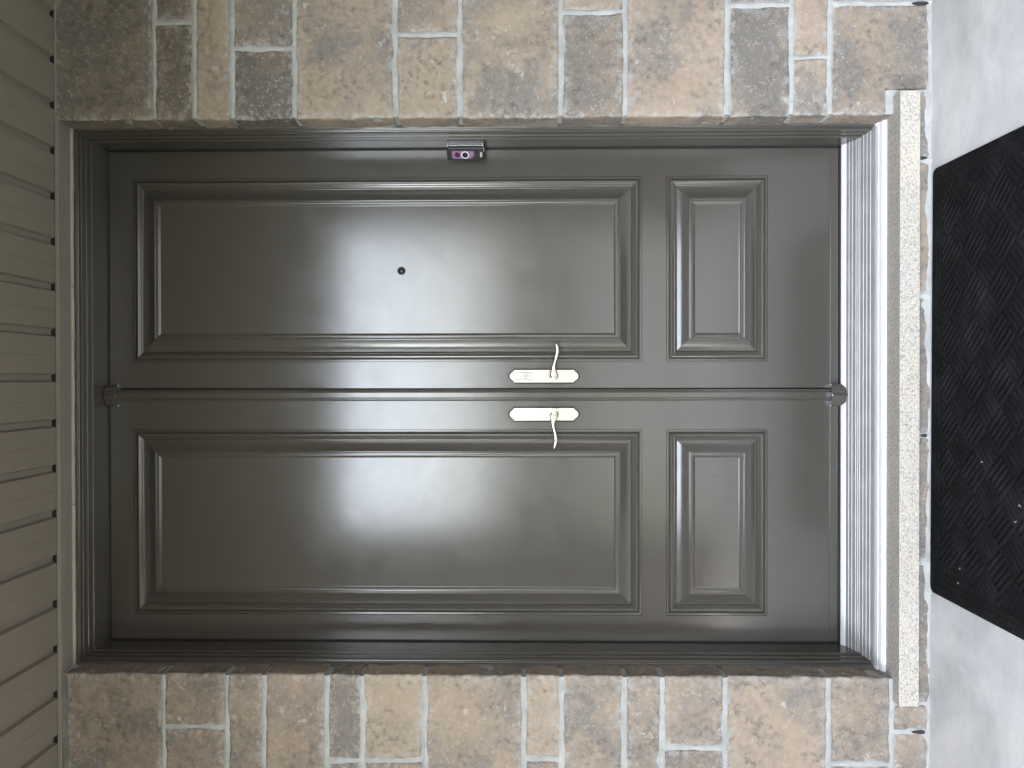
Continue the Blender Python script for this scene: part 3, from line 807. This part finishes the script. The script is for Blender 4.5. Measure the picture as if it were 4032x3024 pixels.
def disc(name, c, r, y0, y1, mat, parent=DB, r2=None, n=36):
    bm = bmesh.new(); p = ROT @ Vector((c[0], y0, c[1])); d = (ROT.to_3x3() @ Vector((0, -1, 0)))
    add_cyl(bm, p, d, r, r2 or r, y0-y1, n); return from_bm(name, bm, mat, parent)
c1 = (cx(828), cz(912)); c2 = (cx(830), cz(1113))
s_ = 0.1537*0.00083
o = disc('camera_lens', c1, 72*s_, 0.0, -0.0022, MAG); disc('lens_iris', c1, 48*s_, -0.0015, -0.0026, MAG2, o); disc('lens_glass', c1, 26*s_, -0.0020, -0.0030, MAG, o)
o = disc('bell_button', c2, 97*s_, 0.0, -0.0020, WHITE); disc('button_cap', c2, 76*s_, -0.0015, -0.0026, LENS, o)
fc = bpy.data.curves.new('logo', 'FONT'); fc.body = 'ring'; fc.size = 0.0112; fc.align_x = 'CENTER'; fc.align_y = 'CENTER'; fc.extrude = 0.0002; fc.offset = 0.00022
tmp = bpy.data.objects.new('tmp_text', fc); COL.objects.link(tmp)
dg = bpy.context.evaluated_depsgraph_get(); me = bpy.data.meshes.new_from_object(tmp.evaluated_get(dg))
bpy.data.objects.remove(tmp)
lm = ROT @ Matrix.Translation((cx(832), -0.0003, cz(1520))) @ Matrix.Rotation(math.radians(90), 4, 'X')
me.transform(lm)
Vt = np.array([v.co[:] for v in me.vertices]); Ft = [list(p.vertices) for p in me.polygons]; bpy.data.meshes.remove(me)
pyd('logo_lettering', Vt, Ft, WHITE, DB)
# wedge bracket between the body and the jamb
a = ROT @ Vector((-HW+0.004, 0.020, 0)); b = ROT @ Vector((HW-0.001, 0.020, 0)); xw = DW+0.0016
bm = bmesh.new(); add_prism(bm, [(a.x, a.y), (b.x, b.y), (xw, b.y+0.003), (xw, a.y+0.004), (a.x+0.004, a.y+0.006)], lambda p, q: (p[0], p[1], q), bz0+0.004, bz1-0.004)
from_bm('wedge_mount', bm, CHROME, DB)
lb('bracket_edge', HW-0.0012, HW+0.0014, 0.012, 0.0215, bz0+0.006, bz1-0.006, CHROME, 0.0004)
for zz_ in (bz0+0.0005, bz1-0.0055): lb('bracket_tab', HW-0.001, HW+0.0018, 0.008, 0.026, zz_, zz_+0.005, WHITE, 0.0005)
bm = bmesh.new(); add_box(bm, 0.004, 0.018, 0.007, 0.012, bz0-0.0016, bz0+0.001, 0.0004, 1, ROT); from_bm('release_tab', bm, WHITE, DB)

# ------------------------------------------------------------------ soffit and lintel trim
PITCH = 0.13833; gx0_ = 1.1672
SO = thing('porch_soffit', (0, -1.4, SOF), 'clay coloured grooved metal soffit boards above the door', 'soffit')
YO = -2.50
bw = PITCH
nb = 0
first = None
for kx in range(-9, 27):
    xc0 = gx0_-kx*PITCH            # groove centre on the high side
    if xc0 > 2.3 or xc0-PITCH < -2.55: continue
    # board from groove centre to groove centre; shallow channel at each side, faint crease in the middle
    prof_b = [(-PITCH/2, 0.0125), (-PITCH/2+0.0085, 0.0125), (-PITCH/2+0.0135, 0.0), (-0.004, 0.0), (-0.0012, 0.0011), (0.0012, 0.0011), (0.004, 0.0), (PITCH/2-0.0135, 0.0), (PITCH/2-0.0085, 0.0125), (PITCH/2, 0.0125)]
    if first is None:
        rows = [[(q, y, h) for q, h in prof_b] for y in (YF-0.0035, -0.9, -1.7, YO)]
        first = ribbon('soffit_board', rows, SOFFIT, SO, False, )
        first.data.transform(Matrix.Translation(first.location+origin(SO)))
        smooth_by_angle(first, 20)
        o = first
    else:
        o = first.copy(); COL.objects.link(o)
    o.parent = SO
    o.location = Vector((xc0-PITCH/2, 0, SOF))-SO.location
TR = thing('lintel_trim', (0, -0.19, 2.66), 'clay metal trim strip between soffit and door frame head', 'trim')
zl0, zl1 = Z(290, -0.148), Z(237, YF)
extrude_x('underside', [(-0.128, zl0), (-0.1475, zl0-0.0005), (-0.1620, zl0-0.0012), (-0.1635, zl0-0.0002), (YF+0.010, zl1), (YF+0.0015, zl1-0.0004)], -OPEN-0.001, OPEN+0.001, TRIM, TR)
extrude_x('channel', [(YF+0.004, zl1+0.001), (YF-0.0015, zl1-0.0005), (YF-0.0030, zl1), (YF-0.0034, zl1+0.0025), (YF-0.0030, SOF-0.0008), (YF-0.001, SOF-0.0004)], XL, OPEN+0.001, TRIM, TR)
xs = np.linspace(-OPEN, OPEN, 240)
rows = [[(x, y, zl0-0.0006-h*(1+0.3*noise(x*30, j, 0, 61))) for x in xs] for j, (y, h) in enumerate(((-0.1455, 0.000), (-0.147, 0.003), (-0.151, 0.0042), (-0.156, 0.0032), (-0.160, 0.0)))]
ribbon('sealant', rows, SEAL, TR)
for v in (1127, 1987):
    p_ = PY(283, v, -0.156); bm = bmesh.new(); add_cyl(bm, (p_[0], -0.157, zl0-0.0055), (0, 0, 1), 0.0028, 0.0034, 0.003, 12); from_bm('screw', bm, TRIM, TR)
extrude_x('channel', [(YF-0.0005, SOF-0.006), (YF-0.0030, SOF-0.0055), (YF-0.0032, SOF-0.0006), (YF-0.001, SOF-0.0004)], OPEN+0.001, XR, TRIM, TR)
# black sheets put in for the dark above the soffit and in its groove ends
box('soffit_void', XL-0.1, XR+0.2, YO, YF+0.02, SOF+0.015, SOF+0.024, BLACK, SO)
box('soffit_end_shade', XL-0.1, XR+0.2, YF-0.0002, YF+0.002, SOF-0.0002, SOF+0.015, BLACK, SO)

# ------------------------------------------------------------------ doormat
mx0, mx1, my1, my0 = -0.584, 0.672, -0.2500, -1.06
mz = fz(my1)
ROTM = Matrix.Translation(((mx0+mx1)/2, (my0+my1)/2, 0)) @ Matrix.Rotation(math.radians(-0.4), 4, 'Z')
DM = thing('doormat', ((mx0+mx1)/2, (my0+my1)/2, mz), 'large black ribbed doormat with diagonal parquet pattern on the concrete', 'doormat')
MW, MH = (mx1-mx0)/2, (my1-my0)/2
def rrect(w, h, r, n=7):
    o = []
    for cx_, cy_, a0 in ((w-r, h-r, 0), (-w+r, h-r, 90), (-w+r, -h+r, 180), (w-r, -h+r, 270)):
        for t in np.linspace(0, 90, n): o.append((cx_+r*math.cos(math.radians(a0+t)), cy_+r*math.sin(math.radians(a0+t))))
    return o
def mzl(yl): return fz((my0+my1)/2+yl)
bm = bmesh.new()
loops = []
for ins, hgt in ((0.0, 0.0005), (0.0, 0.0025), (0.004, 0.0045), (0.012, 0.0060)):
    loops.append([bm.verts.new(ROTM @ Vector((a, b, mzl(b)+hgt))) for a, b in rrect(MW-ins, MH-ins, 0.020-ins*0.8)])
for l0, l1 in zip(loops[:-1], loops[1:]):
    for i in range(len(l0)): bm.faces.new((l0[i], l0[(i+1) % len(l0)], l1[(i+1) % len(l0)], l1[i]))
bm.faces.new(loops[-1])
from_bm('backing', bm, MATBASE, DM, 40)
def rib_rows(path, w, h, z_add=0.0055):
    pass
# border ribs
bm = bmesh.new()
for ins in (0.022, 0.040):
    o_ = rrect(MW-ins-0.0065, MH-ins-0.0065, max(0.004, 0.022-ins*0.5)); i0 = rrect(MW-ins, MH-ins, max(0.006, 0.026-ins*0.5)); i1 = rrect(MW-ins-0.013, MH-ins-0.013, max(0.002, 0.018-ins*0.5))
    A = [bm.verts.new(ROTM @ Vector((a, b, mzl(b)+0.005))) for a, b in i0]; T_ = [bm.verts.new(ROTM @ Vector((a, b, mzl(b)+0.0078))) for a, b in o_]; B = [bm.verts.new(ROTM @ Vector((a, b, mzl(b)+0.005))) for a, b in i1]
    n = len(A)
    for i in range(n):
        bm.faces.new((A[i], A[(i+1) % n], T_[(i+1) % n], T_[i])); bm.faces.new((T_[i], T_[(i+1) % n], B[(i+1) % n], B[i]))
from_bm('border_rib', bm, MATRIB, DM, 60)
# parquet pile: square tiles turned 45 degrees, six pads in each, the direction alternating
V, Fc = [], []
TS, NP = 0.086, 5
rr_ = random.Random(3)
lim_x, lim_y = MW-0.058, MH-0.058
c45 = math.sqrt(0.5)
def pad(cx_, cy_, dx, dy, L, w):
    """rounded pad with centre, direction, length, half width"""
    nx, ny = -dy, dx
    # clip the pad along its axis against the mat field
    ts = np.linspace(-L, L, 25); ok = [t for t in ts if abs(cx_+dx*t) < lim_x and abs(cy_+dy*t) < lim_y]
    if len(ok) < 5: return
    t0, t1 = ok[0], ok[-1]
    b = len(V); st = np.linspace(t0, t1, 9)
    for i, t in enumerate(st):
        e = 0.72 if i in (0, 8) else 1.0
        for (q, h) in ((-1.0, 0.0055), (-0.84, 0.0074), (0.0, 0.0077), (0.84, 0.0074), (1.0, 0.0055)):
            x = cx_+dx*t+nx*q*w*e+rr_.uniform(-.0005, .0005); y = cy_+dy*t+ny*q*w*e+rr_.uniform(-.0005, .0005)
            hh = h if (i not in (0, 8)) else min(h, 0.0060)
            V.append(tuple(ROTM @ Vector((x, y, mzl(y)+hh+rr_.uniform(-.0003, .0003)))))
    for i in range(8):
        for k_ in range(4):
            Fc.append((b+i*5+k_, b+(i+1)*5+k_, b+(i+1)*5+k_+1, b+i*5+k_+1))
for i in range(-16, 17):
    for j in range(-16, 17):
        a, b = (i+0.5)*TS, (j+0.5)*TS
        cx_, cy_ = (a-b)*c45, (a+b)*c45
        if abs(cx_) > MW+0.06 or abs(cy_) > MH+0.06: continue
        if (i+j) % 2: d_ = (c45, c45); n_ = (-c45, c45)
        else: d_ = (-c45, c45); n_ = (c45, c45)
        for k_ in range(NP):
            o_ = (k_-(NP-1)/2)*TS/NP
            pad(cx_+n_[0]*o_, cy_+n_[1]*o_, d_[0], d_[1], TS*0.485, TS/NP*0.475)
pm = pyd('pile', V, Fc, MATRIB, DM, True); pm['kind'] = 'stuff'
# bits of lint
for (u, v) in ((3783, 2240), (3776, 2298), (4020, 1993), (4004, 2056), (3870, 1820)):
    d = ray(u, v); zz = fz(-0.4)+0.011; t = (zz-C[2])/d[2]; p_ = C+d*t
    bm = bmesh.new(); pts = [(p_[0]+0.003*math.sin(q*1.7+u), p_[1]+q*0.003) for q in range(4)]
    for a, b in zip(pts[:-1], pts[1:]):
        dv = Vector((b[0]-a[0], b[1]-a[1], 0)); add_cyl(bm, (a[0], a[1], zz+0.0008), dv, 0.0005, 0.0005, dv.length, 6)
    from_bm('lint_thread', bm, LINT, DM)

# ------------------------------------------------------------------ the porch behind the photographer
def pillar(x0, x1, label):
    P_ = thing('porch_pillar', ((x0+x1)/2, -2.70, FLOOR-0.03), label, 'pillar', 'stone pillars of the porch')
    y0, y1 = -2.90, -2.50
    box('shaft', x0+0.012, x1-0.012, y0+0.012, y1-0.012, FLOOR-0.04, 2.515, MORTAR, P_)
    z = FLOOR-0.03; k_ = 0; q = random.Random(int(x0*100))
    while z < 2.49:
        h = min(q.choice((0.118, 0.195, 0.313)), 2.513-z)
        if h < 0.05: break
        xs_ = [x0, x1] if q.random() < 0.5 else [x0, x0+(x1-x0)*q.uniform(.35, .65), x1]
        for a, b in zip(xs_[:-1], xs_[1:]):
            o = box('stone', a+0.004, b-0.004, y0, y1, z+0.008, z+h-0.008, STONE, P_, 0.006, 2); o.color = (q.uniform(.1, .8), q.uniform(.1, .5), q.uniform(0, .8), 1)
        z += h
    return P_
pillar(1.07, 1.68, 'stone pillar at the right front of the porch')
pillar(-1.66, -0.97, 'stone pillar at the left front of the porch')
box_o = box('porch_beam', XL-0.1, XR+0.3, -2.90, -2.497, 2.515, 2.75, TRIM, None, 0.004); tag(box_o, 'clay clad beam along the outer edge of the porch roof', 'beam', kind='thing')
ro = pyd('porch_roof_shade', [(XL-.3, -4.1, 2.86), (XR+.3, -4.1, 2.86), (XR+.3, 0.6, 3.9), (XL-.3, 0.6, 3.9), (XL-.3, -4.1, 2.94), (XR+.3, -4.1, 2.94), (XR+.3, 0.6, 3.98), (XL-.3, 0.6, 3.98)],
         [(0, 1, 2, 3), (7, 6, 5, 4), (0, 4, 5, 1), (1, 5, 6, 2), (2, 6, 7, 3), (3, 7, 4, 0)], ROOFM)  # unseen roof, its long eave added to shade the porch floor
tag(ro, 'unseen grey shingled porch roof, eave drawn out to shade the floor', 'roof', kind='thing')
BRICK = mat_plain('taupe_siding', (0.17, 0.155, 0.14), 0.9, var=0.2, vscale=12)
gw = box('right_blocker_wall', XR+0.004, XR+0.25, -9.0, -0.05, -0.3, 3.4, BRICK, None, 0.004)  # unseen wall, carried far out to block the sky on the right
tag(gw, 'unseen plain taupe wall on the right, carried out to block sky', 'wall', kind='thing')
gl = box('left_bounce_wall', XL-0.30, XL-0.004, -2.25, -0.05, -0.3, 3.4, mat_plain('cream_bounce', (0.42, 0.39, 0.35), 0.9, var=0.05), None, 0.004)  # added out of view to block sky and bounce pale light rightwards
tag(gl, 'added unseen cream wall on the left, blocks sky and bounces light', 'wall', kind='thing')
hb = box('house_block', XL, XR, 0.07, 4.0, -0.3, 4.2, mat_plain('house_inside', (0.2, 0.18, 0.16), 0.9), None); tag(hb, 'house body behind the stone front wall', 'house', kind='thing')
# hedge across the road, many leaves, one mass
q = np.random.default_rng(2)
n = 26000
cxh = q.uniform(-45, 45, n); top = 2.4+0.8*fbm(cxh*0.25, 0, 0, 71, 3)
chh = q.uniform(-0.2, 1, n)**1.0*top; cyh = -27+q.normal(0, 1.2, n)
V = []; Fc = []
for i in range(n):
    s_h = q.uniform(0.25, 0.6); a = q.normal(size=3); a /= np.linalg.norm(a); b = np.cross(a, q.normal(size=3)); b /= np.linalg.norm(b)
    c0 = np.array([cxh[i], cyh[i], max(chh[i], -0.1)])
    k0 = len(V); V += [c0-a*s_h, c0+b*s_h*.6, c0+a*s_h, c0-b*s_h*.6]; Fc.append((k0, k0+1, k0+2, k0+3))
tag(pyd('hedgerow', V, Fc, LEAF), 'long leafy green hedgerow across the road', 'hedge', kind='stuff')
